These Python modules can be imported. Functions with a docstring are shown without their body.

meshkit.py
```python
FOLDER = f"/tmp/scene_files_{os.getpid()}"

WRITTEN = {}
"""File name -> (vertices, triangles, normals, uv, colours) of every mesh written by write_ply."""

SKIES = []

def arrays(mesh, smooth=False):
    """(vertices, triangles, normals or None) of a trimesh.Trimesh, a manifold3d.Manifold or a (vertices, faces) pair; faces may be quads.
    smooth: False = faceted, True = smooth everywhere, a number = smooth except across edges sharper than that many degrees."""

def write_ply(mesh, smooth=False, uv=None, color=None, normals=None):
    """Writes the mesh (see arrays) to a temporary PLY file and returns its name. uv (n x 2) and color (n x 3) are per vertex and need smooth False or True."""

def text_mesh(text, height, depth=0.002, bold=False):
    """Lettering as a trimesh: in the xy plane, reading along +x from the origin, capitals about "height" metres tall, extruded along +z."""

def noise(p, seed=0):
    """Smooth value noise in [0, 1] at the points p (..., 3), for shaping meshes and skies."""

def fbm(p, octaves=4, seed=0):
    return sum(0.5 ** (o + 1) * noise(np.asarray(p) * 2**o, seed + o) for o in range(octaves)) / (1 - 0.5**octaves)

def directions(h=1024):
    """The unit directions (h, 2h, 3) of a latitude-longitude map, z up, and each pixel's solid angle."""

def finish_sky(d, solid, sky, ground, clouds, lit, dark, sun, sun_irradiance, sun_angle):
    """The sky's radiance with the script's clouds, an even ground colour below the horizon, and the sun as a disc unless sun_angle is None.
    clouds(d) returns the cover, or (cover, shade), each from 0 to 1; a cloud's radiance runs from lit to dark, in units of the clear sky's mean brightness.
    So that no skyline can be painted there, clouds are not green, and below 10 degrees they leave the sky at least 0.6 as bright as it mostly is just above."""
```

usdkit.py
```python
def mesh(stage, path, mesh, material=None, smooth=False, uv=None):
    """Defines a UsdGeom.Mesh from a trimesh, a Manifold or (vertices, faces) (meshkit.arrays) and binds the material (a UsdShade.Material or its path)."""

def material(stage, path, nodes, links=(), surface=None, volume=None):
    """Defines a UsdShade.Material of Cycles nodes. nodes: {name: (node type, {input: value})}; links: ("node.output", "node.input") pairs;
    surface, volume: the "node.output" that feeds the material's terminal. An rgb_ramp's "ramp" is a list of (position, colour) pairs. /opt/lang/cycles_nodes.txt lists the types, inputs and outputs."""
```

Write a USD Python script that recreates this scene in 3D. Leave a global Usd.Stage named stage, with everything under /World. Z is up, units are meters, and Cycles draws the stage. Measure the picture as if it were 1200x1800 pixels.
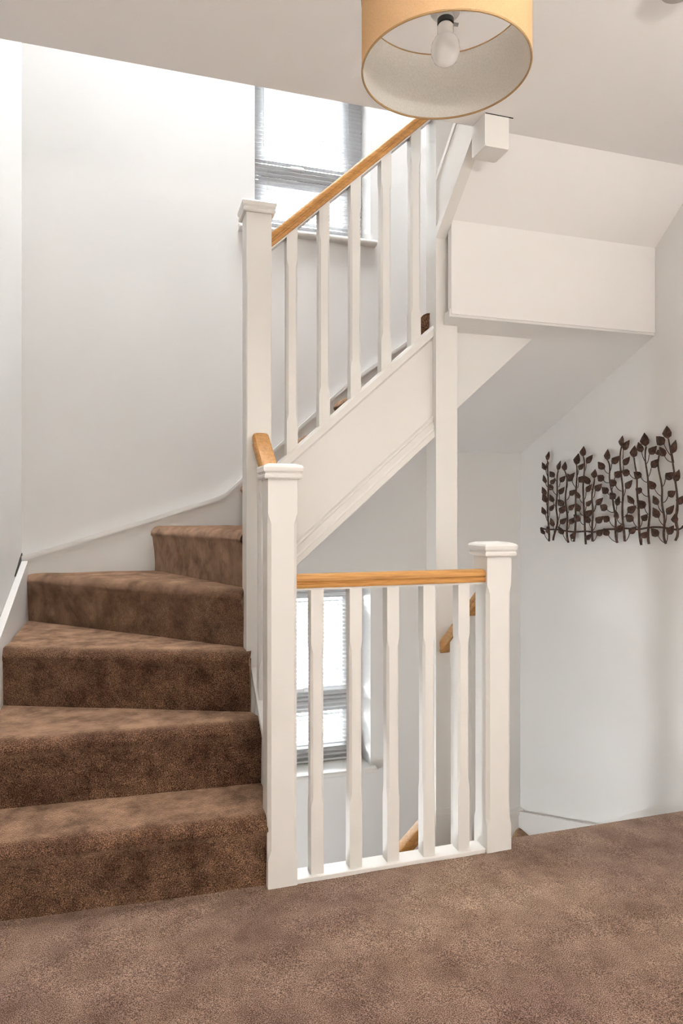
import math, random
import numpy as np
import trimesh
import manifold3d as m3
import usdkit, meshkit
from pxr import Usd, UsdGeom, UsdLux, UsdShade, Gf, Sdf
from shapely.geometry import Polygon

random.seed(7)
RNG = np.random.default_rng(7)
stage = Usd.Stage.CreateInMemory()
UsdGeom.SetStageUpAxis(stage, 'Z')
UsdGeom.SetStageMetersPerUnit(stage, 1.0)
UsdGeom.Xform.Define(stage, '/World')
UsdGeom.Scope.Define(stage, '/World/Looks')

# ------------------------------------------------------------------ camera, sky, lights, exposure
cam = UsdGeom.Camera.Define(stage, '/World/camera')
cam.AddTranslateOp().Set(Gf.Vec3d(0, 0, 1.12))
cam.AddRotateXYZOp().Set(Gf.Vec3f(90, 0, -17.2))
cam.CreateHorizontalApertureAttr(24.0)
cam.CreateVerticalApertureAttr(36.0)
cam.CreateFocalLengthAttr(24.0)
cam.CreateClippingRangeAttr(Gf.Vec2f(0.05, 1000))
cam.CreateExposureAttr(0.0)

sky = UsdLux.DomeLight.Define(stage, '/World/sky')
sky.CreateColorAttr(Gf.Vec3f(0.93, 0.97, 1.0))

def rect_light(name, loc, rot, w, h, intensity, color):
    l = UsdLux.RectLight.Define(stage, '/World/' + name)
    l.AddTranslateOp().Set(Gf.Vec3d(*loc)); l.AddRotateXYZOp().Set(Gf.Vec3f(*rot))
    l.CreateWidthAttr(w); l.CreateHeightAttr(h)
    l.CreateIntensityAttr(intensity); l.CreateColorAttr(Gf.Vec3f(*color))
    return l
K = dict(dome=7.0, added_uplight=1.1, left=1.8, roof=1.7, lower_fill=2.9, win1=8.0, win2=12.0)
sky.CreateIntensityAttr(2.0 * K['dome'])
# daylight area lights outside the panes; the landing window and rooflight are unseen
rect_light('unseen_left_window_light', (-.467 - .24, -0.75, .61), (90, 0, -90), 1.5, 1.06, 10 * K['left'], (1.0, 0.985, 0.965))
rect_light('daylight_stair_window', (-1.4, 4.7, 3.6), (78, 0, -115), 1.6, 1.4, 60 * K['win1'], (0.95, 0.98, 1.0))
rect_light('daylight_lower_window', (-1.4, 4.7, 0.9), (78, 0, -115), 1.6, 1.4, 60 * K['win2'], (0.95, 0.98, 1.0))
rect_light('unseen_rooflight', (0.75, 2.75, 5.36), (0, 0, 0), .9, .9, 10 * K['roof'], (0.97, 0.98, 1.0))
def disk_light(name, loc, rot, r, intensity, color):
    l = UsdLux.DiskLight.Define(stage, '/World/' + name)
    l.AddTranslateOp().Set(Gf.Vec3d(*loc)); l.AddRotateXYZOp().Set(Gf.Vec3f(*rot))
    l.CreateRadiusAttr(r); l.CreateIntensityAttr(intensity); l.CreateColorAttr(Gf.Vec3f(*color))
# added fill: uplighter behind the camera for the ceiling, wall lamp for right wall
disk_light('added_uplight', (1.0, -0.6, 1.85), (180, 0, 0), .20, 200 * K['added_uplight'], (1.0, 0.95, 0.89))
disk_light('added_lower_fill', (-.38, 2.70, -.75), (105, 0, -85), .14, 40 * K['lower_fill'], (0.95, 0.98, 1.0))

# ------------------------------------------------------------------ helpers
used = {}
def path_of(name, parent=None):
    base = parent.GetPath().pathString if parent is not None else '/World'
    k = base + '/' + name
    n = used.get(k, 0); used[k] = n + 1
    return k if n == 0 else '%s_%03d' % (k, n)
def tag(p, label=None, cat=None, group=None, kind=None):
    for k, v in (('label', label), ('category', cat), ('group', group), ('kind', kind)):
        if v: p.SetCustomDataByKey(k, v)
    return p
def obj(name, mesh, mat, parent=None, smooth=False, **kw):
    if isinstance(mesh, list): mesh = trimesh.util.concatenate(mesh)
    return tag(usdkit.mesh(stage, path_of(name, parent), mesh, MAT[mat], smooth=smooth).GetPrim(), **kw)
def thing(name, label, cat, loc=(0, 0, 0), group=None, kind=None):
    x = UsdGeom.Xform.Define(stage, path_of(name))
    x.AddTranslateOp().Set(Gf.Vec3d(*loc))
    return tag(x.GetPrim(), label, cat, group, kind)
def struct(name, mesh, mat, smooth=False):
    return obj(name, mesh, mat, None, smooth, kind='structure')
def tm(man):
    m = man.to_mesh()
    return trimesh.Trimesh(np.array(m.vert_properties[:, :3], float), np.array(m.tri_verts), process=False)
def box(x0, x1, y0, y1, z0, z1, c=0.0):
    """A box, its edges chamfered by c."""
    lo, hi = np.array([x0, y0, z0], float), np.array([x1, y1, z1], float)
    if c <= 0:
        return trimesh.creation.box(bounds=[lo, hi])
    p = []
    for k in range(3):
        e = np.full(3, c); e[k] = 0
        for s in np.ndindex(2, 2, 2):
            p.append(np.where(np.array(s) == 0, lo + e, hi - e))
    return tm(m3.Manifold.hull_points(np.array(p)))
def mbox(x0, x1, y0, y1, z0, z1):
    return m3.Manifold.cube([x1 - x0, y1 - y0, z1 - z0]).translate([x0, y0, z0])
def prism(pts, axis, lo, hi):
    """Polygon pts swept along an axis: 'x' pts are (y,z), 'y' pts are (x,z), 'z' pts are (x,y)."""
    poly = Polygon(pts)
    if not poly.is_valid: poly = poly.buffer(0)
    m = trimesh.creation.extrude_polygon(poly, hi - lo, engine='earcut')
    v = np.array(m.vertices); a, b, t = v[:, 0], v[:, 1], v[:, 2] + lo
    m.vertices = {'x': np.stack([t, a, b], 1), 'y': np.stack([a, t, b], 1), 'z': np.stack([a, b, t], 1)}[axis]
    m.fix_normals()
    return m
def loft(loops, caps=True):
    """Closed loops (k, n, 3) joined into a solid; the end loops are filled."""
    L = np.asarray(loops, float); k, n = L.shape[:2]
    f = []
    for i in range(k - 1):
        for j in range(n):
            a, b, c, d = i * n + j, i * n + (j + 1) % n, (i + 1) * n + (j + 1) % n, (i + 1) * n + j
            f += [(a, b, c), (a, c, d)]
    if caps:
        for i in (0, k - 1):
            q = L[i]; c0 = q.mean(0); _, _, vt = np.linalg.svd(q - c0)
            uv = (q - c0) @ vt[:2].T
            try:
                _, tri = trimesh.creation.triangulate_polygon(Polygon(uv), engine='earcut')
                vv, _ = _, None
                for t in tri:
                    # match the triangulation's vertices back to the loop
                    idx = [int(np.argmin(((uv - vv[x]) ** 2).sum(1))) for x in t]
                    f.append(tuple(i * n + x for x in idx))
            except Exception:
                for j in range(1, n - 1): f.append((i * n, i * n + j, i * n + j + 1))
    m = trimesh.Trimesh(L.reshape(-1, 3), np.array(f), process=False)
    m.fix_normals()
    return m
def tube(pts, r, sides=6):
    p = np.asarray(pts, float); r = np.broadcast_to(r, (len(p),))
    t = np.gradient(p, axis=0); t /= np.linalg.norm(t, axis=1, keepdims=True) + 1e-12
    ref = np.array([1.0, 0, 0]) if abs(t[:, 0]).max() < .9 else np.array([0, 0, 1.0])
    a = np.cross(t, ref); a /= np.linalg.norm(a, axis=1, keepdims=True) + 1e-12
    b = np.cross(t, a); g = np.arange(sides) * 2 * np.pi / sides
    return loft(p[:, None] + r[:, None, None] * (np.cos(g)[None, :, None] * a[:, None] + np.sin(g)[None, :, None] * b[:, None]))
def spline(pts, n):
    from scipy.interpolate import CubicSpline
    p = np.asarray(pts, float)
    if len(p) < 3:
        return np.linspace(p[0], p[-1], n)
    s = np.r_[0, np.cumsum(np.linalg.norm(np.diff(p, axis=0), axis=1))]
    return CubicSpline(s, p)(np.linspace(0, s[-1], n))
def lathe(profile, centre, n=48):
    """Closed profile of (radius, z) turned about a vertical axis."""
    g = np.arange(n) * 2 * np.pi / n
    pr = np.asarray(profile, float)
    loops = np.stack([np.stack([centre[0] + pr[:, 0] * math.cos(x), centre[1] + pr[:, 0] * math.sin(x), centre[2] + pr[:, 1]], 1) for x in g])
    k, m = loops.shape[:2]; f = []
    for i in range(k):
        for j in range(m):
            a, b, c, d = i * m + j, i * m + (j + 1) % m, ((i + 1) % k) * m + (j + 1) % m, ((i + 1) % k) * m + j
            f += [(a, b, c), (a, c, d)]
    me = trimesh.Trimesh(loops.reshape(-1, 3), np.array(f), process=False); me.fix_normals()
    return me

# ------------------------------------------------------------------ materials
MAT = {}
def paint(name, col, rough, bump=0.0, scale=60, var=0.03, sheen=0.0, spec=0.5):
    c = np.array(col)
    nodes = {'g': ('geometry', {}), 'n': ('noise_texture', {'scale': float(scale), 'detail': 4.0}),
             'big': ('noise_texture', {'scale': 2.2, 'detail': 3.0}),
             'r': ('rgb_ramp', {'ramp': [(0.3, tuple(c * (1 - var))), (0.7, tuple(np.minimum(c * (1 + var * .6), 1)))]}),
             'b': ('bump', {'strength': float(bump), 'distance': 0.002}),
             'p': ('principled_bsdf', {'roughness': rough, 'specular_ior_level': spec})}
    links = [('g.position', 'n.vector'), ('g.position', 'big.vector'), ('big.fac', 'r.fac'), ('r.color', 'p.base_color'), ('n.fac', 'b.height')]
    if bump > 0: links.append(('b.normal', 'p.normal'))
    MAT[name] = usdkit.material(stage, '/World/Looks/' + name, nodes, links, surface='p.BSDF')
paint('wall_paint', (.80, .785, .765), .85, .15, 260, .012)
paint('ceiling_paint', (.91, .89, .87), .9, .15, 220, .012)
paint('white_gloss', (.81, .79, .755), .38, .06, 90, .02)
paint('white_plastic', (.86, .86, .86), .35)
paint('grey_metal', (.45, .45, .45), .35)
paint('black_plastic', (.02, .02, .02), .4)
paint('dark_gap', (.03, .025, .02), .9)
paint('upvc', (.90, .92, .94), .3)
paint('render_wall', (.75, .74, .72), .9)
paint('pale_bounce_floor', (.55, .52, .48), .6)
paint('asphalt', (.35, .35, .36), .9)
paint('roof_tile', (.35, .30, .28), .9)
paint('foliage', (.16, .20, .13), .7)
paint('trim_gold', (.36, .22, .09), .5)
paint('detector_plastic', (.42, .39, .36), .5)
paint('cord_white', (.8, .8, .78), .5)

def carpet(name, dark, mid, light, sheen, tint, lo, hi, patch, deep):
    nodes = {
        'g': ('geometry', {}),
        'fine': ('noise_texture', {'scale': 400.0, 'detail': 1.5, 'roughness': .6}),
        'mid': ('noise_texture', {'scale': patch, 'detail': 6.0, 'roughness': .68}),
        'big': ('noise_texture', {'scale': 1.3, 'detail': 2.0}),
        'r1': ('rgb_ramp', {'ramp': [(.36, dark), (.5, mid), (.64, light)]}),
        'r2': ('rgb_ramp', {'ramp': [(.34, lo), (.5, tuple((np.array(lo) + hi) / 2)), (.66, hi)]}),
        'r3': ('rgb_ramp', {'ramp': [(.36, deep), (.62, (1.06, 1.06, 1.02))]}),
        'm': ('mix', {'mix_type': 'multiply', 'fac': 1.0}),
        'm2': ('mix', {'mix_type': 'multiply', 'fac': 1.0}),
        'sh': ('map_range', {'from_min': .36, 'from_max': .64, 'to_min': sheen * .55, 'to_max': sheen * 1.35, 'clamp': True}),
        'b': ('bump', {'strength': .8, 'distance': .003}),
        'p': ('principled_bsdf', {'roughness': .95, 'specular_ior_level': .08, 'sheen_roughness': .42, 'sheen_tint': tint})}
    links = [('g.position', 'fine.vector'), ('g.position', 'mid.vector'), ('g.position', 'big.vector'), ('fine.fac', 'r1.fac'), ('mid.fac', 'r2.fac'), ('big.fac', 'r3.fac'),
             ('r1.color', 'm.color1'), ('r2.color', 'm.color2'), ('m.color', 'm2.color1'), ('r3.color', 'm2.color2'), ('m2.color', 'p.base_color'),
             ('fine.fac', 'b.height'), ('b.normal', 'p.normal'), ('mid.fac', 'sh.value'), ('sh.result', 'p.sheen_weight')]
    MAT[name] = usdkit.material(stage, '/World/Looks/' + name, nodes, links, surface='p.BSDF')
carpet('carpet', (.053, .029, .020), (.190, .121, .086), (.41, .29, .22), .28, (.95, .78, .66), (.68, .63, .61), (1.20, 1.20, 1.18), 5.5, (.72, .66, .70))
carpet('stair_carpet', (.018, .008, .005), (.078, .038, .023), (.23, .128, .080), 1.0, (.95, .64, .44), (.50, .45, .45), (1.40, 1.42, 1.36), 11.0, (.90, .87, .90))
def oak(name, stretch):
    nodes = {
        'g': ('geometry', {}), 'mp': ('mapping', {'scale': stretch}),
        'n': ('noise_texture', {'scale': 6.0, 'detail': 6.0, 'roughness': .6, 'distortion': .8}),
        'r': ('rgb_ramp', {'ramp': [(.3, (.30, .130, .030)), (.5, (.42, .20, .052)), (.7, (.51, .265, .082))]}),
        'b': ('bump', {'strength': .12, 'distance': .001}),
        'p': ('principled_bsdf', {'roughness': .48, 'specular_ior_level': .35})}
    MAT[name] = usdkit.material(stage, '/World/Looks/' + name, nodes, [('g.position', 'mp.vector'), ('mp.vector', 'n.vector'), ('n.fac', 'r.fac'), ('r.color', 'p.base_color'), ('n.fac', 'b.height'), ('b.normal', 'p.normal')], surface='p.BSDF')
oak('oak_along_x', (1.2, 22, 22))
oak('oak_along_y', (22, 1.2, 22))
def bronze():
    nodes = {'g': ('geometry', {}), 'n': ('noise_texture', {'scale': 90.0, 'detail': 4.0}),
             'r': ('rgb_ramp', {'ramp': [(.35, (.022, .010, .007)), (.58, (.065, .029, .017)), (.75, (.14, .062, .030))]}),
             'p': ('principled_bsdf', {'metallic': .1, 'roughness': .5, 'specular_ior_level': .3})}
    MAT['bronze'] = usdkit.material(stage, '/World/Looks/bronze', nodes, [('g.position', 'n.vector'), ('n.fac', 'r.fac'), ('r.color', 'p.base_color')], surface='p.BSDF')
bronze()
def fabric(name, col, trans):
    nodes = {'g': ('geometry', {}), 'mp': ('mapping', {'scale': (1, 1, 1)}),
             'w': ('noise_texture', {'scale': 350.0, 'detail': 2.0}),
             'r': ('rgb_ramp', {'ramp': [(.3, tuple(np.array(col) * .93)), (.7, tuple(np.minimum(np.array(col) * 1.05, 1)))]}),
             'd': ('diffuse_bsdf', {}), 't': ('translucent_bsdf', {}), 'x': ('mix_closure', {'fac': trans})}
    MAT[name] = usdkit.material(stage, '/World/Looks/' + name, nodes, [('g.position', 'w.vector'), ('w.fac', 'r.fac'), ('r.color', 'd.color'), ('r.color', 't.color'), ('d.BSDF', 'x.closure1'), ('t.BSDF', 'x.closure2')], surface='x.closure')
fabric('blind_white', (.93, .94, .95), .10)
fabric('shade_fabric', (.86, .61, .35), .4)
fabric('shade_lining', (.94, .93, .89), .4)
def glass():
    nodes = {'f': ('fresnel', {'IOR': 1.45}), 't': ('transparent_bsdf', {'color': (.97, .98, .98)}), 'g': ('glossy_bsdf', {'roughness': .02, 'color': (.9, .9, .9)}), 'x': ('mix_closure', {})}
    MAT['glass'] = usdkit.material(stage, '/World/Looks/glass', nodes, [('f.fac', 'x.fac'), ('t.BSDF', 'x.closure1'), ('g.BSDF', 'x.closure2')], surface='x.closure')
glass()
MAT['bulb_glass'] = usdkit.material(stage, '/World/Looks/bulb_glass', {'p': ('principled_bsdf', {'base_color': (.95, .945, .93), 'roughness': .1})}, [], surface='p.BSDF')

# ------------------------------------------------------------------ dimensions
R = .211                      # riser
STOREY = 13 * R               # floor to floor
AX0, AX1, BX0, BX1 = .39, .48, 1.118, 1.208
FY0, FY1 = 1.997, 2.087       # front newels
CY0, CY1 = 2.389, 2.479       # back newels
LX, RX, BY, REAR = -.467, 2.095, 3.37, -1.9
CEIL = 2.43
TOP = STOREY + CEIL

# ------------------------------------------------------------------ the setting
WX0, WX1 = .592, 1.202        # stair windows
SILL = 2.535
WIN_H = .965
def win_hole(z): return mbox(WX0, WX1, BY - .1, BY + .5, z - .026, z + WIN_H)
back = mbox(LX - .2, RX + .2, BY, BY + .32, -STOREY - .1, TOP + .1) - win_hole(SILL) - win_hole(SILL - STOREY)
struct('wall_back', tm(back), 'wall_paint')
struct('wall_left', tm(mbox(LX - .2, LX, REAR - .2, BY, -STOREY - .1, TOP + .1) - mbox(LX - .5, LX + .5, -1.45, -.05, .10, 1.12)), 'wall_paint')  # opening for the unseen landing window
struct('wall_right', tm(mbox(RX, RX + .2, REAR - .2, BY, -STOREY - .1, TOP + .1)), 'wall_paint')
rear = mbox(LX - .2, RX + .2, REAR - .2, REAR, -STOREY - .1, TOP + .1)
struct('wall_rear', tm(rear), 'wall_paint')
struct('ceiling', box(LX, RX, REAR, 2.0836, CEIL, STOREY), 'ceiling_paint')
struct('ceiling', tm(mbox(LX - .2, RX + .2, REAR - .2, BY + .3, TOP, TOP + .15) - mbox(.3, 1.2, 2.3, 3.2, TOP - .1, TOP + .3)), 'ceiling_paint')  # with an unseen rooflight opening, placed to light the stairwell from above
# landing floor: carpeted, its edge at the top of the lower stairs rolled over
def landing_floor():
    prof = [(REAR, 0), (2.060, 0), (2.070, -.002), (2.079, -.008), (2.083, -.018), (2.083, -.045), (2.06, -.05), (2.06, -.30), (REAR, -.30)]
    ys = np.r_[np.linspace(REAR, 2.06, 150)[:-1]]
    loop0 = [(y, 0) for y in ys] + prof[1:]
    n = 110; xs = np.linspace(LX, RX, n); loops = []
    for x in xs:
        q = np.array([(x, y, z) for y, z in loop0])
        t = q[:, 2] > -.001
        q[t, 2] += (meshkit.fbm(np.stack([q[t, 0] * 9, q[t, 1] * 9, 0 * q[t, 0]], 1), 3, 3) - .5) * .005
        loops.append(q)
    return loft(loops)
struct('floor', landing_floor(), 'carpet', smooth=40)
struct('floor', box(LX, RX, REAR, BY, -STOREY - .1, -STOREY), 'pale_bounce_floor')  # unseen ground floor, kept pale to bounce light up the stairwell
# plain skirting on the landing's side walls
struct('baseboard_left', box(LX, LX + .018, REAR, 1.95, 0, .13, .003), 'white_gloss')
struct('baseboard_right', box(RX - .018, RX, REAR, 1.95, 0, .13, .003), 'white_gloss')

def stair_window(z, n):
    w = thing('window_%d' % n, None, None, (0, 0, 0), None, 'structure')
    fy0, fy1 = BY + .165, BY + .235
    t = z + WIN_H
    o = .058
    fr = mbox(WX0, WX1, fy0, fy1, z, t) - mbox(WX0 + .035, WX1 - o, fy0 - .1, fy1 + .1, z + o, t - o)
    fr = fr + mbox(WX0 + o - .01, WX1 - o + .01, fy0, fy1, z + .305, z + .365)
    obj('frame', tm(fr), 'upvc', w)
    for z0, z1 in ((z + .052, z + .312), (z + .358, t - .052)):
        s = mbox(WX0 + .030, WX1 - .052, fy0 - .012, fy0 + .04, z0, z1) - mbox(WX0 + .062, WX1 - .108, fy0 - .1, fy1 + .1, z0 + .042, z1 - .042)
        obj('sash', tm(s), 'upvc', w)
        obj('glass_pane', box(WX0 + .06, WX1 - .11, fy0 + .014, fy0 + .018, z0 + .055, z1 - .055), 'glass', w)
    obj('gasket', box(WX0 + .06, WX1 - .06, fy0 - .0125, fy0 - .005, z + .333, z + .338), 'dark_gap', w)
    obj('handle', [box(.86, .88, fy0 - .03, fy0 - .012, z + .375, z + .40, .003), box(.80, .875, fy0 - .045, fy0 - .03, z + .38, z + .397, .004)], 'white_plastic', w)
    # sill board with a rounded nose and horns past the opening
    nose = [(BY - .04 + .014 * (1 - math.sin(a)), z - .014 - .014 * math.cos(a)) for a in np.linspace(0, math.pi, 9)]
    sill = [trimesh.util.concatenate([prism([(BY + .001, z - .028)] + nose + [(BY + .001, z)], 'x', WX0 - .082, WX1 + .024), box(WX0 + .0005, WX1 - .0005, BY - .001, fy1, z - .024, z - .0003)])]
    obj('sill', sill, 'white_gloss', w, smooth=35)
    return w
stair_window(SILL, 1)
stair_window(SILL - STOREY, 2)
# unseen window in the left wall behind the camera, placed to light the landing
w3 = thing('window_3', None, None, (0, 0, 0), None, 'structure')
obj('frame', tm(mbox(LX - .13, LX - .06, -1.45, -.05, .10, 1.12) - mbox(LX - .3, LX, -1.39, -.78, .16, 1.06) - mbox(LX - .3, LX, -.72, -.11, .16, 1.06)), 'upvc', w3)
obj('glass_pane', box(LX - .10, LX - .095, -1.40, -.10, .15, 1.07), 'glass', w3)
obj('sill', box(LX - .06, LX + .04, -1.45, -.05, .10, .115, .006), 'white_gloss', w3)

# ------------------------------------------------------------------ the stairs
LEFT_IN, RIGHT_IN, BACK_IN = LX + .03, RX - .03, BY - .03
RIS = [((.425, 2.022), (LEFT_IN, 2.062)), ((.425, 2.268), (LEFT_IN, 2.306)), ((.400, 2.372), (LEFT_IN, 2.715)), ((.392, 2.452), (LEFT_IN, BACK_IN)),
       ((.400, 2.484), (.112, BACK_IN)), ((.535, 2.448), (.535, BACK_IN)), ((.773, 2.448), (.773, BACK_IN)), ((1.011, 2.448), (1.011, BACK_IN)),
       ((1.095, 2.455), (1.44, BACK_IN)), ((1.206, 2.452), (RIGHT_IN, BACK_IN)), ((1.198, 2.372), (RIGHT_IN, 2.715)), ((1.173, 2.268), (RIGHT_IN, 2.306)), ((1.173, 2.075), (RIGHT_IN, 2.075))]
def step_mesh(i, dz):
    """One carpeted step: riser i, its rolled nosing and the tread up to riser i + 1."""
    (F0, F1), (B0, B1) = RIS[i], RIS[i + 1]
    F0, F1, B0, B1 = (np.array(q, float) for q in (F0, F1, B0, B1))
    run = F1 - F0; perp = np.array([-run[1], run[0]]); perp /= np.linalg.norm(perp)
    mid = (B0 + B1) / 2 - (F0 + F1) / 2
    if perp @ mid < 0: perp = -perp
    z0, z1 = i * R + dz - .012, (i + 1) * R + dz
    n = 44; loops = []
    r = .042
    for u in np.linspace(0, 1, n):
        f, b = F0 + run * u, B0 + (B1 - B0) * u
        d = b - f; L = max(np.linalg.norm(d), 1e-6); dirn = d / L if L > .03 else perp
        pts = []
        for z in np.linspace(z0, z1 - r - .01, 12):                       # riser, leaning out slightly towards the nosing
            k = (z - z0) / (z1 - z0)
            pts.append((f - perp * .020 * k ** 2, z))
        for a in np.linspace(0, math.pi / 2, 7):                        # rolled nosing
            pts.append((f - perp * (.020 - r + r * math.cos(a)), z1 - r + r * math.sin(a)))
        st = pts[-1][0]
        for k in np.linspace(0, 1, 16)[1:]:
            e = b + dirn * .012
            pts.append((st + (e - st) * k, z1))
        e = pts[-1][0]
        pts += [(e, z1 - .025), (f + perp * .022 if L > .06 else f + dirn * .02, z1 - .025), (f + perp * .02, z0)]
        q = np.array([(p[0], p[1], z) for p, z in pts])
        soft = (meshkit.fbm(q * 11 + 5, 3, 5) - .5) * .007
        q[:34 - 1, 2] += soft[:33] * (np.arange(33) > 12)
        q[:33, :2] -= perp[None] * (soft[:33] * (np.arange(33) <= 18))[:, None]
        loops.append(q)
    return loft(loops)

def slope_z(x, x0, z0, s): return z0 + s * (x - x0)
BACK_TOP = [(LX, .915), (-.437, .920), (.40, 1.185), (.443, 1.205), (.535, 1.292), (1.055, 1.765), (1.40, 2.02), (1.62, 2.10), (RX, 2.20)]
def cap_on_line(pts, axis, lo, hi, h, below=0.0):
    """A thin strip running along the top of a string, following its line."""
    up = [(a, b + h) for a, b in pts]; dn = [(a, b - below) for a, b in pts]
    return prism(up + dn[::-1], axis, lo, hi)
def string_board(pts, depth, axis, lo, hi):
    return prism(list(pts) + [(a, b - depth) for a, b in pts][::-1], axis, lo, hi)
LEFT_TOP = [(2.0, .235), (2.10, .40), (2.40, .565), (2.667, .677), (3.34, .903), (BY, .913)]
RIGHT_TOP = [(BY, 2.20), (3.34, 2.195), (2.70, 2.40), (2.35, 2.62), (2.05, 2.90)]

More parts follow.
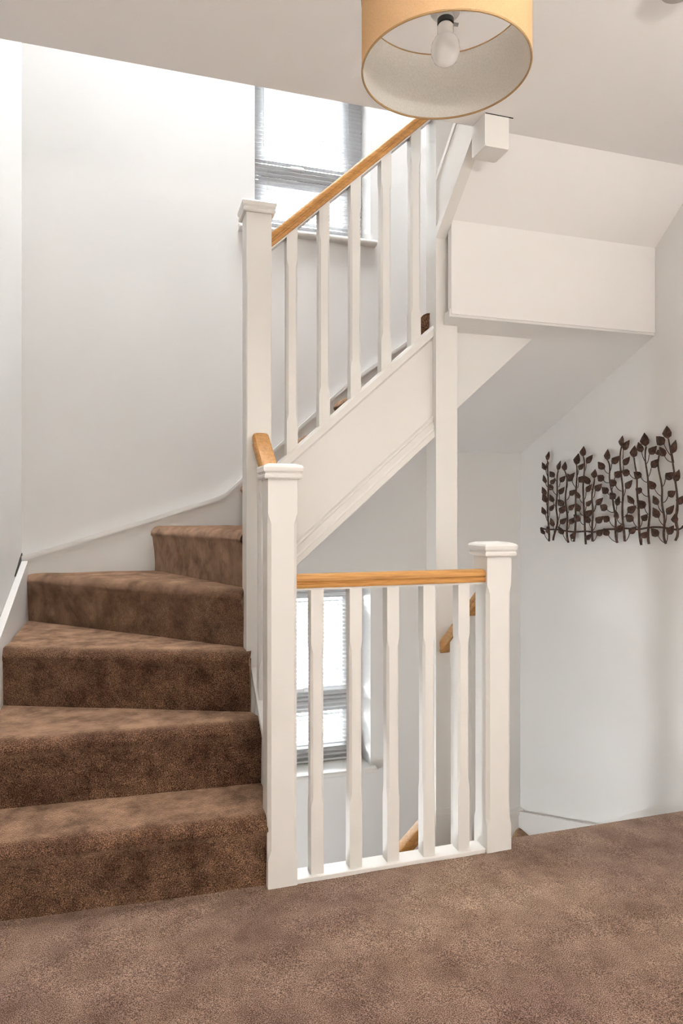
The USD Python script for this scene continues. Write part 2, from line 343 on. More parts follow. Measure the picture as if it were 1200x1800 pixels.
def staircase(label, dz, first, last):
    s = thing('staircase', label, 'stairs')
    for i in range(first, last):
        obj('step', step_mesh(i, dz), 'stair_carpet', s, smooth=50)
    D = lambda pts: [(a, b + dz) for a, b in pts]
    bs = obj('wall_string', [string_board(D(BACK_TOP), .33, 'y', BACK_IN, BY - .001), cap_on_line(D([(a, b - .003) for a, b in BACK_TOP]), 'y', BACK_IN - .008, BY - .001, .010, .012)], 'white_gloss', s)
    if first == 0:
        pl = [(y, 0) for y in (2.0, 2.07)] + [(2.07, -.05), (BY, .3)]
        obj('wall_string', [prism(LEFT_TOP + [(BY, .45), (2.5, .0), (2.0, .0)], 'x', LX + .004, LEFT_IN)], 'white_gloss', s)
        obj('crack', prism([(3.17, .846), (3.36, .907), (3.36, .935), (3.30, .912), (3.17, .852)], 'x', LX - .0002, LX + .0045), 'dark_gap', s, label='dark gap between the string and the wall')
    obj('wall_string', [string_board(D(RIGHT_TOP), .34, 'x', RIGHT_IN, RX - .001)], 'white_gloss', s)
    # string between the two back newels, capped above and moulded below
    x0, x1 = AX1 - .002, BX0 + .002
    top = [(x0, slope_z(x0, .57, 1.308, .889)), (x1, slope_z(x1, .57, 1.308, .889))]
    bot = [(x0, slope_z(x0, .577, .928, .887)), (x1, slope_z(x1, .577, .928, .887))]
    T, B = D(top), D(bot)
    st = obj('outer_string', prism(B + T[::-1], 'y', 2.420, 2.450), 'white_gloss', s)
    # cap: eased block
    def sweep_x(profile, z_a, z_b, xa=x0, xb=x1):
        return loft([[(xa, y, z + z_a) for y, z in profile], [(xb, y, z + z_b) for y, z in profile]])
    cap = [(2.408, .004), (2.408, .034), (2.414, .045), (2.454, .045), (2.460, .034), (2.460, .004), (2.450, -.006), (2.418, -.006)]
    obj('string_cap', sweep_x(cap, T[0][1], T[1][1]), 'white_gloss', st)
    mould = [(2.421, .085), (2.416, .085), (2.410, .078), (2.410, .070), (2.414, .064), (2.408, .050), (2.404, .040), (2.404, .030), (2.401, .026), (2.401, .002), (2.404, -.001), (2.452, -.001), (2.452, .01), (2.421, .01)]
    obj('moulding', sweep_x(mould, B[0][1], B[1][1]), 'white_gloss', st)
    # string on the right, from the long post up to the landing above
    y0, y1 = CY0 + .002, FY1 - .02
    zt = lambda y: 2.40 - .80 * (y - 2.389) + dz
    zb = lambda y: 2.18 - .80 * (y - 2.389) + dz
    s2 = obj('outer_string', prism([(y0, zb(y0)), (y1, zb(y1)), (y1, zt(y1)), (y0, zt(y0))], 'x', 1.124, 1.152), 'white_gloss', s)
    obj('moulding', prism([(y0, zb(y0) - .012), (y1, zb(y1) - .012), (y1, zb(y1) + .028), (y0, zb(y0) + .028)], 'x', 1.117, 1.158), 'white_gloss', s2)
    obj('string_cap', prism([(y0, zt(y0) - .012), (y1, zt(y1) - .012), (y1, zt(y1) + .012), (y0, zt(y0) + .012)], 'x', 1.119, 1.166), 'white_gloss', s2)
    if first == 0:
        # string between the left newels
        y0, y1 = FY1 - .002, CY0 + .002
        zt = lambda y: .545 + .79 * (y - 2.37)
        s3 = obj('outer_string', prism([(y0, zt(y0) - .34), (y1, zt(y1) - .34), (y1, zt(y1)), (y0, zt(y0))], 'x', .420, .450), 'white_gloss', s)
        obj('string_cap', prism([(y0, zt(y0) - .012), (y1, zt(y1) - .012), (y1, zt(y1) + .012), (y0, zt(y0) + .012)], 'x', .407, .463), 'white_gloss', s3)
    if first == 0:
        # plastered underside: straight flight, winders, and the boxed front below the ceiling edge
        zs = lambda x: 1.425 + .887 * (x - 1.118)
        obj('soffit', prism([(.42, zs(.42)), (1.165, zs(1.165)), (1.165, zs(1.165) + .03), (.42, zs(.42) + .03)], 'y', 2.45, BY - .001), 'wall_paint', s)
        zw = lambda y: 1.446 + .40 * (BY - y)
        obj('soffit', prism([(2.340, zw(2.34)), (BY - .001, zw(BY)), (BY - .001, zw(BY) + .03), (2.340, zw(2.34) + .03)], 'x', 1.15, RX - .001), 'wall_paint', s)
        obj('soffit', prism([(1.19, 1.495), (1.625, 1.881), (1.9, 1.90), (1.19, 1.90)], 'y', 2.425, 2.445), 'wall_paint', s)
        obj('bulkhead', prism([(2.336, 1.868), (2.336, 2.222), (2.0836, CEIL), (2.0836, CEIL + .06), (2.11, CEIL + .045), (2.366, 2.235), (2.366, 1.885), (2.424, 1.885), (2.424, 1.868)], 'x', 1.157, RX - .001), 'ceiling_paint', s)
    return s
UP = staircase('brown carpeted winder stairs climbing left from the landing, with white strings', 0, 0, 12)
DOWN = staircase('brown carpeted stairs going down behind the landing balustrade to the lower window', -STOREY, 5, 12)

# ------------------------------------------------------------------ newel posts
def square_post(x0, y0, w, levels):
    """levels: (z, chamfer) pairs from the bottom up."""
    loops = []
    for z, c in levels:
        c = max(c, .0006); a, b = x0, x0 + w; e, f = y0, y0 + w
        loops.append([(a + c, e, z), (b - c, e, z), (b, e + c, z), (b, f - c, z), (b - c, f, z), (a + c, f, z), (a, f - c, z), (a, e + c, z)])
    return loft(loops)
def newel_cap(x0, y0, w, z, h):
    """Square moulded cap on a post of width w, from z up."""
    cx, cy = x0 + w / 2, y0 + w / 2
    pr = [(w / 2 + .001, 0), (w / 2 + .010, 0), (w / 2 + .0125, .004), (w / 2 + .0125, .010), (w / 2 + .009, .015), (w / 2 + .010, .018), (w / 2 + .014, .022), (w / 2 + .0155, .028), (w / 2 + .0155, .034), (w / 2 + .012, .040), (w / 2 - .004, .046), (.004, .0475)]
    return loft([[(cx - a, cy - a, z + b * h / .0475), (cx + a, cy - a, z + b * h / .0475), (cx + a, cy + a, z + b * h / .0475), (cx - a, cy + a, z + b * h / .0475)] for a, b in pr])
def newel(label, x0, y0, z0, levels, cap_z=None, cap_h=.0475):
    t = thing('newel_post', label, 'newel post')
    obj('shaft', square_post(x0, y0, .09, levels), 'white_gloss', t)
    if cap_z is not None:
        obj('cap', newel_cap(x0, y0, .09, cap_z, cap_h), 'white_gloss', t, smooth=25)
    return t
CH = .0105
newel('white newel post at the foot of the stairs, left of the landing balustrade', AX0, FY0, 0,
      [(0, 0), (.085, 0), (.115, CH), (1.085, CH), (1.115, 0), (1.225, 0)], 1.219)
newel('white newel post at the right end of the landing balustrade', BX0, FY0, 0,
      [(0, 0), (.085, 0), (.110, CH), (.85, CH), (.88, 0), (.98, 0)], .974)
newel('white newel post at the left, lower end of the upper sloping balustrade', AX0, CY0, 0,
      [(-.35, 0), (1.30, 0), (1.33, .004), (1.95, .004), (1.98, 0), (2.185, 0)], 2.176)
long_post = newel('tall plain white newel post rising through both storeys between the two flights', BX0, CY0, 0, [(-STOREY, 0), (3.46, 0)], 3.45)
obj('splice_band', [box(BX0 - .002, BX1 + .002, CY0 - .002, CY1 + .002, -.045, -.018, .001)], 'white_gloss', long_post)
stub = newel('stub of white newel post hanging below the ceiling edge near the lampshade', 1.111, 2.0, 0, [(2.322, .006), (2.328, 0), (3.6, 0)])

obj('gap', [box(1.113, 1.216, 1.9985, 2.001, CEIL - .0022, CEIL + .001)], 'dark_gap', stub, label='dark crack along the ceiling')

# ------------------------------------------------------------------ balustrades
BW = .041
def baluster(cx, cy, z0, z1, sl=0.0, axis='x', lo=.16, hi=.14):
    """Stop-chamfered square baluster; sl: slope of its raked ends along an axis."""
    h = BW / 2; lev = [(0, .0008), (lo, .0008), (lo + .03, .0075), (z1 - z0 - hi - .03, .0075), (z1 - z0 - hi, .0008), (z1 - z0, .0008)]
    loops = []
    for k, (z, c) in enumerate(lev):
        q = np.array([(-h + c, -h), (h - c, -h), (h, -h + c), (h, h - c), (h - c, h), (-h + c, h), (-h, h - c), (-h, -h + c)])
        zz = np.full(8, z0 + z)
        if k in (0, len(lev) - 1): zz = zz + sl * (q[:, 0] if axis == 'x' else q[:, 1])
        loops.append(np.stack([cx + q[:, 0], cy + q[:, 1], zz], 1))
    return loft(loops)
def rail_profile(w=.060, h=.0425):
    """Half-round topped handrail with a finger groove down each side: (across, up) from the bottom centre."""
    a = w / 2; half = [(a * .62, 0), (a * .90, .001), (a * .97, .006), (a * .97, .011), (a * .86, .0145), (a * .88, .018), (a, .022), (a, .030), (a * .93, .0355), (a * .78, .0400), (a * .45, .0420)]
    half = [(x, z * h / .0425) for x, z in half]
    return half + [(-x, z) for x, z in half[::-1]]
def rail(p0, p1, axis, vertical, w=.060):
    """Handrail between two points given at its top centre, ends cut plumb; vertical: its height measured plumb."""
    pr = rail_profile(w=w, h=vertical); L = []
    for p in (p0, p1):
        L.append([(p[0], p[1] + c, p[2] - vertical + z) if axis == 'x' else (p[0] + c, p[1], p[2] - vertical + z) for c, z in pr])
    return loft(L)
def fillet(p0, p1, axis, drop):
    L = []
    for p in (p0, p1):
        z = p[2] - drop
        q = [(-.021, -.006), (.021, -.006), (.021, .001), (-.021, .001)]
        L.append([(p[0], p[1] + c, z + k) if axis == 'x' else (p[0] + c, p[1], z + k) for c, k in q])
    return loft(L)
# along the landing edge
FYC = 2.036
bal = thing('balustrade', 'level balustrade along the landing edge, oak rail over five white balusters', 'balustrade')
obj('handrail', rail((AX1, FYC, .9305), (BX0, FYC, .9305), 'x', .0425), 'oak_along_x', bal, smooth=30)
obj('fillet', box(AX1, BX0, FYC - .021, FYC + .021, .882, .889), 'white_gloss', bal)
for k in range(5):
    obj('baluster', baluster(.547 + .1241 * k, FYC, .012, .884, lo=.205, hi=.165), 'white_gloss', bal)
obj('base_rail', box(AX1 + .0003, BX0 - .0003, 2.004, 2.068, -.004, .013, .002), 'white_gloss', bal)
# up the flight between the back newels
def raked(name_label, dz):
    b = thing('balustrade', name_label, 'balustrade')
    zr = lambda x: 2.1245 + .9153 * (x - .4827) + dz
    obj('handrail', rail((AX1, 2.434, zr(AX1)), (BX0, 2.434, zr(BX0)), 'x', .057), 'oak_along_x', b, smooth=30)
    obj('fillet', fillet((AX1, 2.434, zr(AX1)), (BX0, 2.434, zr(BX0)), 'x', .057), 'white_gloss', b)
    for k in range(5):
        x = .5605 + .1213 * k
        obj('baluster', baluster(x, 2.434, 1.363 + .889 * (x - .577) + dz - .004, zr(x) - .060, .90, 'x', lo=.10, hi=.10), 'white_gloss', b)
    return b
raked('sloping balustrade of the upper flight in front of the bright upper window', 0)
raked('sloping oak-railed balustrade of the lower flight, glimpsed low between the landing balusters', -STOREY)
# short run from the foot of the stairs up to the next newel
sb = thing('balustrade', 'short sloping balustrade at the left winders, its oak rail showing above the front post', 'balustrade')
zl = lambda y: 1.40 + .74 * (y - 2.389)
obj('handrail', rail((.441, FY1, zl(FY1)), (.441, CY0, zl(CY0)), 'y', .055), 'oak_along_y', sb, smooth=30)
for y in (2.185, 2.300):
    obj('baluster', baluster(.435, y, .545 + .79 * (y - 2.37) + .008, zl(y) - .052, .77, 'y', lo=.09, hi=.09), 'white_gloss', sb)
# and from the landing's right newel down to the long post
rb = thing('balustrade', 'short oak-railed balustrade descending from the right landing post to the tall post', 'balustrade')
zr_ = lambda y: .636 + -.78 * (y - 2.386)
obj('handrail', rail((1.155, FY1, zr_(FY1)), (1.155, CY0, zr_(CY0)), 'y', .055, .044), 'oak_along_y', rb, smooth=30)
for y in (2.185, 2.300):
    obj('baluster', baluster(1.163, y, 2.412 - .80 * (y - 2.389) - STOREY - .004, zr_(y) - .052, -.79, 'y', lo=.09, hi=.09), 'white_gloss', rb)

# ------------------------------------------------------------------ blinds
def blind(label, z, tilt):
    b = thing('venetian_blind', label, 'blind')
    x0, x1, yc = WX0 + .006, WX1 - .006, BY + .135
    top = z + WIN_H
    obj('headrail', box(x0, x1, yc - .0125, yc + .0125, top - .028, top - .002, .002), 'blind_white', b)
    obj('bottom_rail', box(x0, x1, yc - .0125, yc + .0125, z + .004, z + .014, .003), 'blind_white', b)
    t = math.radians(tilt); zz = top - .045; 
    while zz > z + .024:
        q = []
        for s in np.linspace(-.0125, .0125, 5):
            q.append((s * math.cos(t), s * math.sin(t) + .0018 * (1 - (s / .0125) ** 2)))
        pr = [(yc + a, zz + c) for a, c in q] + [(yc + a, zz + c - .0007) for a, c in q[::-1]]
        obj('slat', prism(pr, 'x', x0, x1), 'blind_white', b)
        zz -= .0215
    for x in (WX0 + .085, WX1 - .085):
        obj('ladder_cord', [tube([(x, yc - .013, z + .01), (x, yc - .013, top - .02)], .0007, 5), tube([(x, yc + .013, z + .01), (x, yc + .013, top - .02)], .0007, 5)], 'cord_white', b)
    obj('tilt_wand', tube([(x0 + .06, yc - .017, top - .03), (x0 + .06, yc - .017, top - .5)], .003, 8), 'white_plastic', b)
blind('white venetian blind in the upper stair window behind the sloping balustrade', SILL, -15)
blind('white venetian blind in the lower window seen between the landing balusters', SILL - STOREY, 14)

# ------------------------------------------------------------------ pendant lamp
LC = (.63, 1.30)
LZ, LH, LR = 2.043, .150, .175
lamp = thing('pendant_lamp', 'round drum pendant lamp with a tan fabric shade hanging from the ceiling', 'lamp', (LC[0], LC[1], CEIL))
o = lambda z: z - CEIL
def ring(r0, r1, z0, z1, n=96): return lathe([(r0, z0), (r1, z0), (r1, z1), (r0, z1)], (0, 0, 0), n)
sh = obj('shade', ring(LR - .0010, LR, o(LZ), o(LZ + LH)), 'shade_fabric', lamp, smooth=30)
obj('lining', ring(LR - .0022, LR - .0011, o(LZ), o(LZ + LH)), 'shade_lining', sh, smooth=30)
def torus(r, z, t, n=96):
    return lathe([(r + t * math.cos(a), z + t * math.sin(a)) for a in np.arange(8) * math.pi / 4], (0, 0, 0), n)
obj('rim', torus(LR - .001, o(LZ), .0022), 'trim_gold', sh, smooth=True)
obj('rim', torus(LR - .001, o(LZ + LH), .0022), 'trim_gold', sh, smooth=True)
obj('ceiling_rose', lathe([(.001, -.022), (.030, -.022), (.036, -.018), (.040, -.002), (.040, 0), (.001, 0)], (0, 0, 0), 40), 'white_plastic', lamp, smooth=30)
obj('flex', tube([(0, 0, -.02), (0, 0, o(2.215))], .0035, 8), 'cord_white', lamp)
hz = o(2.165)
obj('shade_carrier', [lathe([(.016, hz), (.030, hz - .002), (.032, hz + .001), (.030, hz + .005), (.016, hz + .006)], (0, 0, 0), 40)]
    + [tube([(.03 * math.cos(a), .03 * math.sin(a), hz + .002), (.10 * math.cos(a), .10 * math.sin(a), hz + .004), ((LR - .003) * math.cos(a), (LR - .003) * math.sin(a), o(LZ + LH))], .0016, 6) for a in (math.radians(-17.2), math.radians(162.8), math.radians(252.8))], 'white_plastic', lamp, smooth=30)
obj('lamp_holder', [lathe([(.001, hz + .05), (.010, hz + .048), (.014, hz + .03), (.0165, hz + .02), (.0165, hz - .012), (.0155, hz - .016), (.001, hz - .016)], (0, 0, 0), 32)], 'white_plastic', lamp, smooth=40)
obj('socket_ring', [lathe([(.001, hz - .0155), (.0172, hz - .0155), (.0172, hz - .025), (.0150, hz - .026), (.001, hz - .025)], (0, 0, 0), 32)], 'black_plastic', lamp, smooth=30, label='dark socket ring')
cr, ct = math.cos(math.radians(-17)), math.sin(math.radians(-17))
obj('socket_pin', [tube([(.014 * cr, .014 * ct, hz - .024), (.027 * cr, .027 * ct, hz - .026)], .0035, 8)], 'grey_metal', lamp)
bp = [(.0002, hz - .024), (.0125, hz - .024), (.0168, hz - .030), (.0172, hz - .049), (.0232, hz - .0560), (.0283, hz - .0650), (.0303, hz - .077), (.0292, hz - .0885), (.0248, hz - .0985), (.0170, hz - .1055), (.0085, hz - .1085), (.0002, hz - .109)]
obj('bulb', lathe(bp, (0, 0, 0), 48), 'bulb_glass', lamp, smooth=55, label='unlit white pearl bulb')

# ------------------------------------------------------------------ smoke detector
sd = thing('smoke_detector', 'round smoke detector on the ceiling at the top right', 'smoke detector', (1.29, 1.357, CEIL))
obj('base', lathe([(.001, -.008), (.054, -.008), (.055, -.002), (.055, 0), (.001, 0)], (0, 0, 0), 48), 'white_plastic', sd, smooth=30)
obj('cover', lathe([(.001, -.034), (.030, -.034), (.042, -.030), (.049, -.020), (.051, -.0085), (.001, -.0085)], (0, 0, 0), 48), 'detector_plastic', sd, smooth=30)

# ------------------------------------------------------------------ metal wall art of leafy stems
ART_STEMS=[([(3060,968),(3064,1049),(3073,1125),(3068,1201),(3069,1292),(3073,1353),(3073,1387)],(3060,1434),(3052,1404,3083,1409)),
([(3024,975),(3006,1021),(2986,1072),(2998,1140),(2990,1214),(2991,1274),(2981,1330)],(2962,1379),(2958,1347,2988,1353)),
([(2897,969),(2909,1023),(2906,1110),(2921,1183),(2913,1241),(2925,1324)],(2923,1372),(2906,1342,2943,1345)),
([(2853,976),(2841,1054),(2839,1182),(2836,1225),(2830,1281),(2831,1348)],(2818,1404),(2804,1368,2847,1375)),
([(2761,966),(2767,1027),(2772,1097),(2778,1167),(2780,1265),(2774,1306),(2779,1385)],(2778,1435),(2759,1404,2799,1408)),
([(2711,982),(2713,1074),(2711,1138),(2716,1202),(2703,1249),(2698,1277)],(2694,1320),(2678,1294,2715,1297)),
([(2542,983),(2553,1031),(2553,1091),(2567,1152),(2578,1214),(2594,1273),(2592,1306),(2604,1353)],(2606,1406),(2587,1374,2623,1377)),
([(2494,991),(2503,1062),(2509,1137),(2505,1197),(2514,1272),(2514,1410)],(2508,1457),(2497,1427,2526,1432)),
([(2392,980),(2406,1078),(2410,1151),(2418,1209),(2418,1264),(2431,1326),(2435,1353)],(2433,1407),(2415,1373,2454,1377)),
([(2348,986),(2346,1084),(2342,1129),(2350,1203),(2354,1263),(2366,1324),(2363,1395)],(2375,1455),(2346,1420,2391,1420)),
([(2253,992),(2264,1042),(2260,1085),(2274,1158),(2274,1216),(2290,1283),(2290,1353)],(2298,1377),(2281,1365,2304,1362)),
([(2202,1007),(2192,1058),(2198,1086),(2192,1157),(2200,1227),(2207,1270),(2218,1325),(2239,1415)],(2249,1469),(2223,1438,2264,1438)),
]
ART_VINE=[(3136,1037),(3081,1029),(3004,1031),(2902,1024),(2827,1024),(2748,1028),(2708,1026),(2636,1039),(2567,1043),(2479,1048),(2412,1046),(2364,1053),(2264,1056),(2207,1050),(2189,1051),(2163,1067)]
ART_LEAVES=[(3126,1383,3083,1337,3085,1360,3117,1352,3073,1305),
(3110,1316,3081,1268,3079,1291,3107,1286,3069,1250),
(3118,1253,3078,1207,3078,1231,3111,1222,3069,1186),
(3120,1221,3078,1168,3077,1195,3114,1185,3070,1143),
(3123,1148,3083,1104,3084,1127,3116,1118,3073,1071),
(3057,1379,3068,1356,3054,1364,3073,1368,3073,1344),
(3057,1331,3009,1298,3013,1320,3045,1304,2991,1277),
(3001,1292,3037,1261,3007,1268,3037,1280,3066,1234),
(3062,1265,3014,1233,3019,1254,3049,1238,2991,1205),
(3052,1211,3016,1169,3015,1191,3048,1182,2993,1146),
(3011,1160,3044,1124,3015,1134,3046,1144,3062,1092),
(3050,1090,3016,1044,3013,1068,3047,1059,3014,1003),
(3139,1037,3091,1002,3099,1022,3123,1011,3062,971),
(3073,1046,3055,1007,3047,1026,3077,1021,3057,977),
(2986,1184,2933,1151,2938,1175,2972,1155,2906,1119),
(2918,1301,2957,1269,2925,1276,2956,1290,2977,1247),
(2923,1245,2962,1208,2929,1217,2962,1230,2969,1181),
(2922,1154,2962,1112,2925,1123,2965,1137,2981,1075),
(2902,1311,2857,1271,2862,1293,2890,1282,2839,1240),
(2839,1313,2892,1270,2854,1280,2886,1296,2909,1238),
(2778,1353,2809,1323,2781,1329,2811,1342,2827,1298),
(2707,1389,2748,1349,2715,1359,2746,1374,2769,1315),
(2841,1229,2885,1201,2853,1205,2880,1222,2911,1180),
(2846,1225,2800,1184,2805,1207,2834,1195,2778,1161),
(2761,1293,2807,1263,2772,1266,2803,1286,2825,1236),
(2774,1294,2730,1250,2731,1275,2766,1262,2711,1221),
(2715,1251,2752,1214,2722,1223,2751,1236,2769,1181),
(2841,1159,2883,1128,2851,1134,2879,1148,2906,1113),
(2841,1165,2803,1122,2800,1146,2837,1133,2776,1102),
(2715,1178,2750,1146,2722,1154,2748,1165,2772,1122),
(2850,1108,2791,1076,2802,1099,2830,1079,2769,1058),
(2840,1096,2883,1059,2849,1068,2881,1081,2904,1032),
(2709,1130,2756,1100,2722,1103,2751,1122,2769,1072),
(2765,1103,2730,1067,2728,1088,2761,1075,2717,1040),
(2911,1090,2957,1059,2922,1064,2953,1080,2989,1042),
(2974,1047,2928,1007,2931,1030,2963,1017,2902,971),
(2843,1025,2871,986,2844,998,2875,1006,2855,979),
(2720,1017,2752,986,2724,994,2753,1005,2761,969),
(2669,1353,2617,1314,2624,1339,2654,1322,2597,1294),
(2525,1370,2574,1336,2538,1340,2568,1360,2590,1303),
(2462,1433,2496,1390,2466,1401,2498,1416,2507,1352),
(2456,1360,2492,1324,2463,1332,2491,1347,2505,1304),
(2509,1303,2553,1274,2520,1276,2550,1297,2576,1220),
(2512,1302,2454,1284,2471,1304,2485,1278,2421,1261),
(2681,1291,2629,1265,2638,1287,2664,1264,2594,1254),
(2592,1268,2545,1237,2550,1260,2578,1240,2514,1212),
(2641,1250,2684,1217,2650,1222,2682,1240,2706,1186),
(2648,1234,2599,1205,2605,1228,2633,1207,2574,1198),
(2590,1208,2549,1179,2551,1201,2581,1181,2509,1164),
(2441,1259,2479,1220,2449,1229,2478,1244,2503,1185),
(2479,1194,2433,1154,2440,1178,2465,1164,2412,1136),
(2527,1191,2538,1146,2518,1163,2548,1167,2553,1119),
(2631,1186,2677,1152,2643,1158,2672,1174,2706,1119),
(2660,1152,2603,1131,2616,1153,2638,1127,2560,1120),
(2549,1128,2533,1086,2526,1106,2554,1101,2505,1065),
(2638,1102,2684,1068,2648,1073,2682,1092,2706,1036),
(2638,1100,2587,1079,2597,1100,2620,1076,2556,1052),
(2418,1148,2466,1116,2432,1119,2461,1140,2503,1098),
(2492,1108,2437,1081,2448,1104,2472,1080,2404,1049),
(2437,1293,2386,1266,2396,1288,2419,1266,2354,1244),
(2423,1221,2380,1204,2389,1222,2406,1199,2348,1184),
(2412,1419,2384,1372,2380,1396,2412,1388,2371,1334),
(2408,1171,2364,1136,2366,1161,2399,1140,2351,1110),
(2351,1112,2376,1082,2351,1088,2381,1101,2402,1055),
(2636,1041,2677,1010,2644,1014,2675,1032,2708,982),
(2631,1046,2590,1013,2592,1035,2622,1018,2545,985),
(2518,1065,2536,1028,2509,1040,2548,1048,2542,989),
(2421,1059,2458,1025,2428,1032,2457,1047,2490,991),
(2350,1039,2380,1010,2354,1015,2381,1029,2390,983),
(2305,1393,2342,1359,2311,1364,2342,1383,2359,1323),
(2305,1432,2255,1394,2261,1421,2291,1398,2228,1348),
(2284,1388,2249,1344,2248,1368,2278,1356,2222,1319),
(2290,1339,2330,1303,2298,1309,2327,1328,2351,1266),
(2198,1407,2211,1353,2190,1372,2222,1379,2210,1316),
(2342,1251,2303,1214,2304,1237,2335,1221,2278,1184),
(2207,1279,2251,1252,2220,1252,2245,1275,2270,1224),
(2180,1288,2198,1239,2174,1255,2207,1264,2199,1210),
(2204,1204,2239,1183,2213,1181,2235,1203,2266,1158),
(2324,1189,2290,1148,2291,1171,2317,1159,2272,1117),
(2205,1148,2241,1109,2213,1118,2240,1132,2257,1071),
(2326,1139,2288,1095,2288,1121,2319,1106,2264,1065),
(2204,1114,2198,1075,2185,1093,2216,1090,2195,1052),
(2332,1052,2284,1021,2291,1045,2317,1023,2255,993),
(2211,1067,2239,1028,2212,1039,2243,1051,2251,996),
(2163,1184,2181,1148,2158,1158,2189,1168,2192,1112),
]
WAX = RX - .023               # the stems' distance from the wall
art = thing('wall_art', 'dark bronze metal wall sculpture of leafy upright stems on the right wall', 'wall art')
def leaf_mesh(tip, base, sa, sb, depth):
    """A pointed leaf, folded along its midrib; points are (y, z) in metres."""
    tip, base, sa, sb = (np.array(q, float) for q in (tip, base, sa, sb))
    mid = (sa + sb) / 2; x0 = WAX - depth
    sa, sb = mid + (sa - mid) * 1.22, mid + (sb - mid) * 1.22
    def edge(s):
        return [base, base * .55 + s * .45 + (s - mid) * .30, s, tip * .48 + s * .52 + (s - mid) * .10, tip]
    ea, eb = edge(sa), edge(sb)
    rib = [base, base * .66 + mid * .34, mid, mid * .5 + tip * .5, tip]
    bow = [0, .004, .006, .003, -.004]
    V, Fc = [], []
    for off in (0, .0016):
        for k in range(5):
            V += [(x0 - bow[k] + .005 * (0 < k < 4) + off, *ea[k]), (x0 - bow[k] + off, *rib[k]), (x0 - bow[k] + .005 * (0 < k < 4) + off, *eb[k])]
    for s, o in ((0, 0), (1, 15)):
        for k in range(4):
            a = o + 3 * k
            for q in ((a, a + 1, a + 4, a + 3), (a + 1, a + 2, a + 5, a + 4)):
                Fc += [(q[0], q[1], q[2]), (q[0], q[2], q[3])] if s else [(q[0], q[2], q[1]), (q[0], q[3], q[2])]
    for c in (0, 2):
        for k in range(4):
            a, b = 3 * k + c, 3 * k + 3 + c
            Fc += [(a, b, b + 15), (a, b + 15, a + 15)]
    m = trimesh.Trimesh(np.array(V), np.array(Fc), process=True); m.fix_normals()
    return m
mm = lambda *q: np.array(q, float) / 1000
for pts, tip, (ya, za, yb, zb) in ART_STEMS:
    p = spline(mm(*pts), 26)
    path = np.c_[np.full(len(p), WAX), p]
    obj('stem', tube(path, np.linspace(.0052, .0030, len(p)), 6), 'bronze', art, smooth=40)
    obj('leaf', leaf_mesh(mm(*tip), p[-1], mm(ya, za), mm(yb, zb), .004), 'bronze', art)
v = spline(mm(*ART_VINE), 70)
obj('vine', tube(np.c_[np.full(len(v), WAX + .003), v], .0040, 6), 'bronze', art, smooth=40)
for k, (ty, tz, by_, bz, ay, az, cy, cz, sy, sz) in enumerate(ART_LEAVES):
    b, s = mm(by_, bz), mm(sy, sz)
    depth = .003 + .007 * ((k * 37) % 11) / 11
    lf = obj('leaf', leaf_mesh(mm(ty, tz), b, mm(ay, az), mm(cy, cz), depth), 'bronze', art)
    m_ = (b + s) / 2 + np.array([0, -.006])
    tw = spline([b, m_, s], 7)
    obj('twig', tube(np.c_[np.linspace(WAX - depth, WAX, 7), tw], .0017, 5), 'bronze', lf)

# ------------------------------------------------------------------ fixtures for the two added fill lights, out of view
fl = thing('added_floor_lamp', 'slim grey uplighter floor lamp added on the landing carpet behind the viewer', 'lamp', (1.0, -.6, 0))
obj('base', lathe([(.001, .004), (.14, .004), (.145, .010), (.13, .022), (.02, .030), (.001, .030)], (0, 0, 0), 40), 'grey_metal', fl, smooth=30)
obj('pole', tube([(0, 0, .025), (0, 0, 1.74)], .012, 12), 'grey_metal', fl, smooth=40)
obj('bowl', lathe([(.001, 1.735), (.08, 1.745), (.17, 1.79), (.215, 1.845), (.210, 1.846), (.165, 1.797), (.075, 1.753), (.001, 1.745)], (0, 0, 0), 48), 'white_plastic', fl, smooth=40)
wl = thing('added_wall_lamp', 'small white wall lamp added on the left wall of the lower stairs', 'lamp', (LX, 2.70, -.75))
obj('back_plate', box(.0005, .015, -.05, .05, -.07, .07, .003), 'white_plastic', wl)
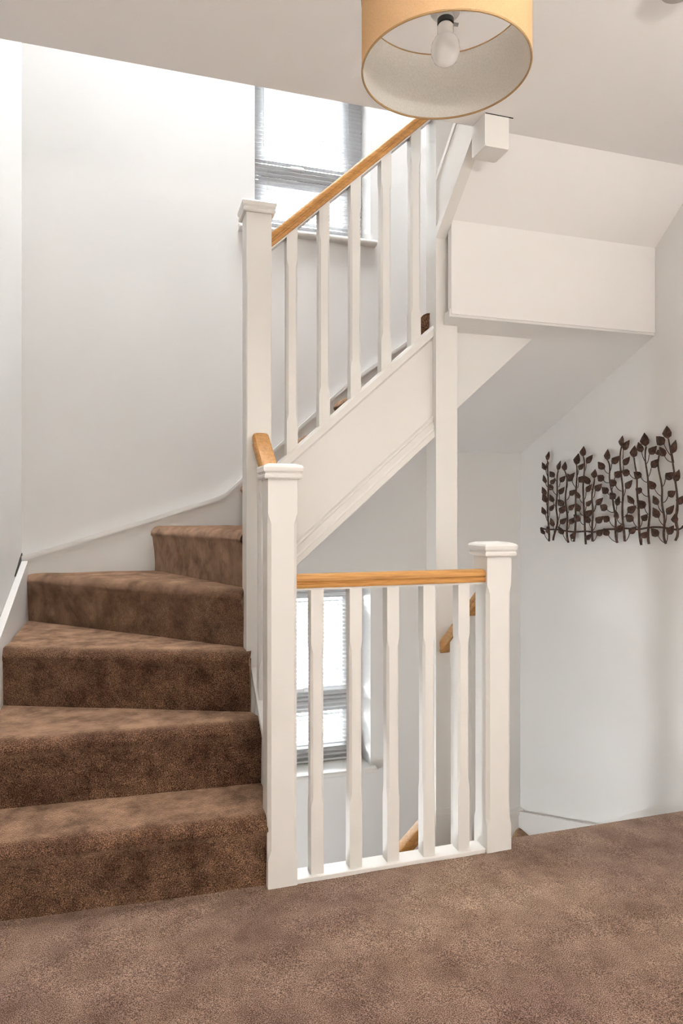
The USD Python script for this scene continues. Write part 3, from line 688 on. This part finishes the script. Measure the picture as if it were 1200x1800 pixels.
obj('arm', tube([(.012, 0, -.02), (.05, 0, -.03), (.07, .002, -.018)], .008, 8), 'white_plastic', wl, smooth=40)
obj('reflector', tube([(.066, .001, -.006), (.074, .001, -.003)], .10, 24), 'white_plastic', wl)

# ------------------------------------------------------------------ outside the windows
struct('ground_outside', box(-25, 25, BY + .32, 40, -STOREY - .5, -STOREY - .3), 'asphalt')
hs = thing('neighbouring_house', 'pale rendered house across the road seen through the lower window', 'house', (2.0, 13.0, -STOREY - .3))
obj('wall', tm(mbox(-6, 6, 0, 6, 0, 5) - mbox(-2.4, -.7, -.1, .3, 1.0, 2.3) - mbox(1.0, 2.6, -.1, .3, 1.0, 2.3)), 'render_wall', hs)
for x in (-2.4, 1.0):
    f = obj('window_frame', tm(mbox(x, x + 1.65, .1, .18, 1.0, 2.3) - mbox(x + .09, x + 1.56, 0, .3, 1.09, 2.21)), 'upvc', hs)
    obj('window_pane', box(x + .06, x + 1.6, .14, .15, 1.05, 2.25), 'grey_metal', f)
obj('roof', prism([(-.4, 4.9), (3, 7), (6.4, 4.9)], 'x', -6.3, 6.3), 'roof_tile', hs)
def bush():
    b = thing('bush', 'leafy bush outside the lower window', 'bush', (1.75, 6.3, -STOREY - .3))
    obj('trunk', tube([(0, 0, 0), (.05, .02, .6), (.0, .0, 1.3)], [.05, .04, .02], 8), 'roof_tile', b)
    V, Fc = [], []
    for k in range(2600):
        d = RNG.normal(size=3); d /= np.linalg.norm(d); r = RNG.uniform(.3, 1) ** .5
        c = np.array([0, 0, 1.35]) + d * r * np.array([.5, .5, 1.0])
        a = RNG.normal(size=3); a /= np.linalg.norm(a); e = np.cross(a, d); e /= np.linalg.norm(e) + 1e-9
        s = RNG.uniform(.03, .05); n = len(V)
        V += [c - a * s, c + e * s * .45, c + a * s, c - e * s * .45]; Fc += [(n, n + 1, n + 2), (n, n + 2, n + 3)]
    obj('foliage', trimesh.Trimesh(np.array(V), np.array(Fc), process=False), 'foliage', b, kind='stuff')
bush()
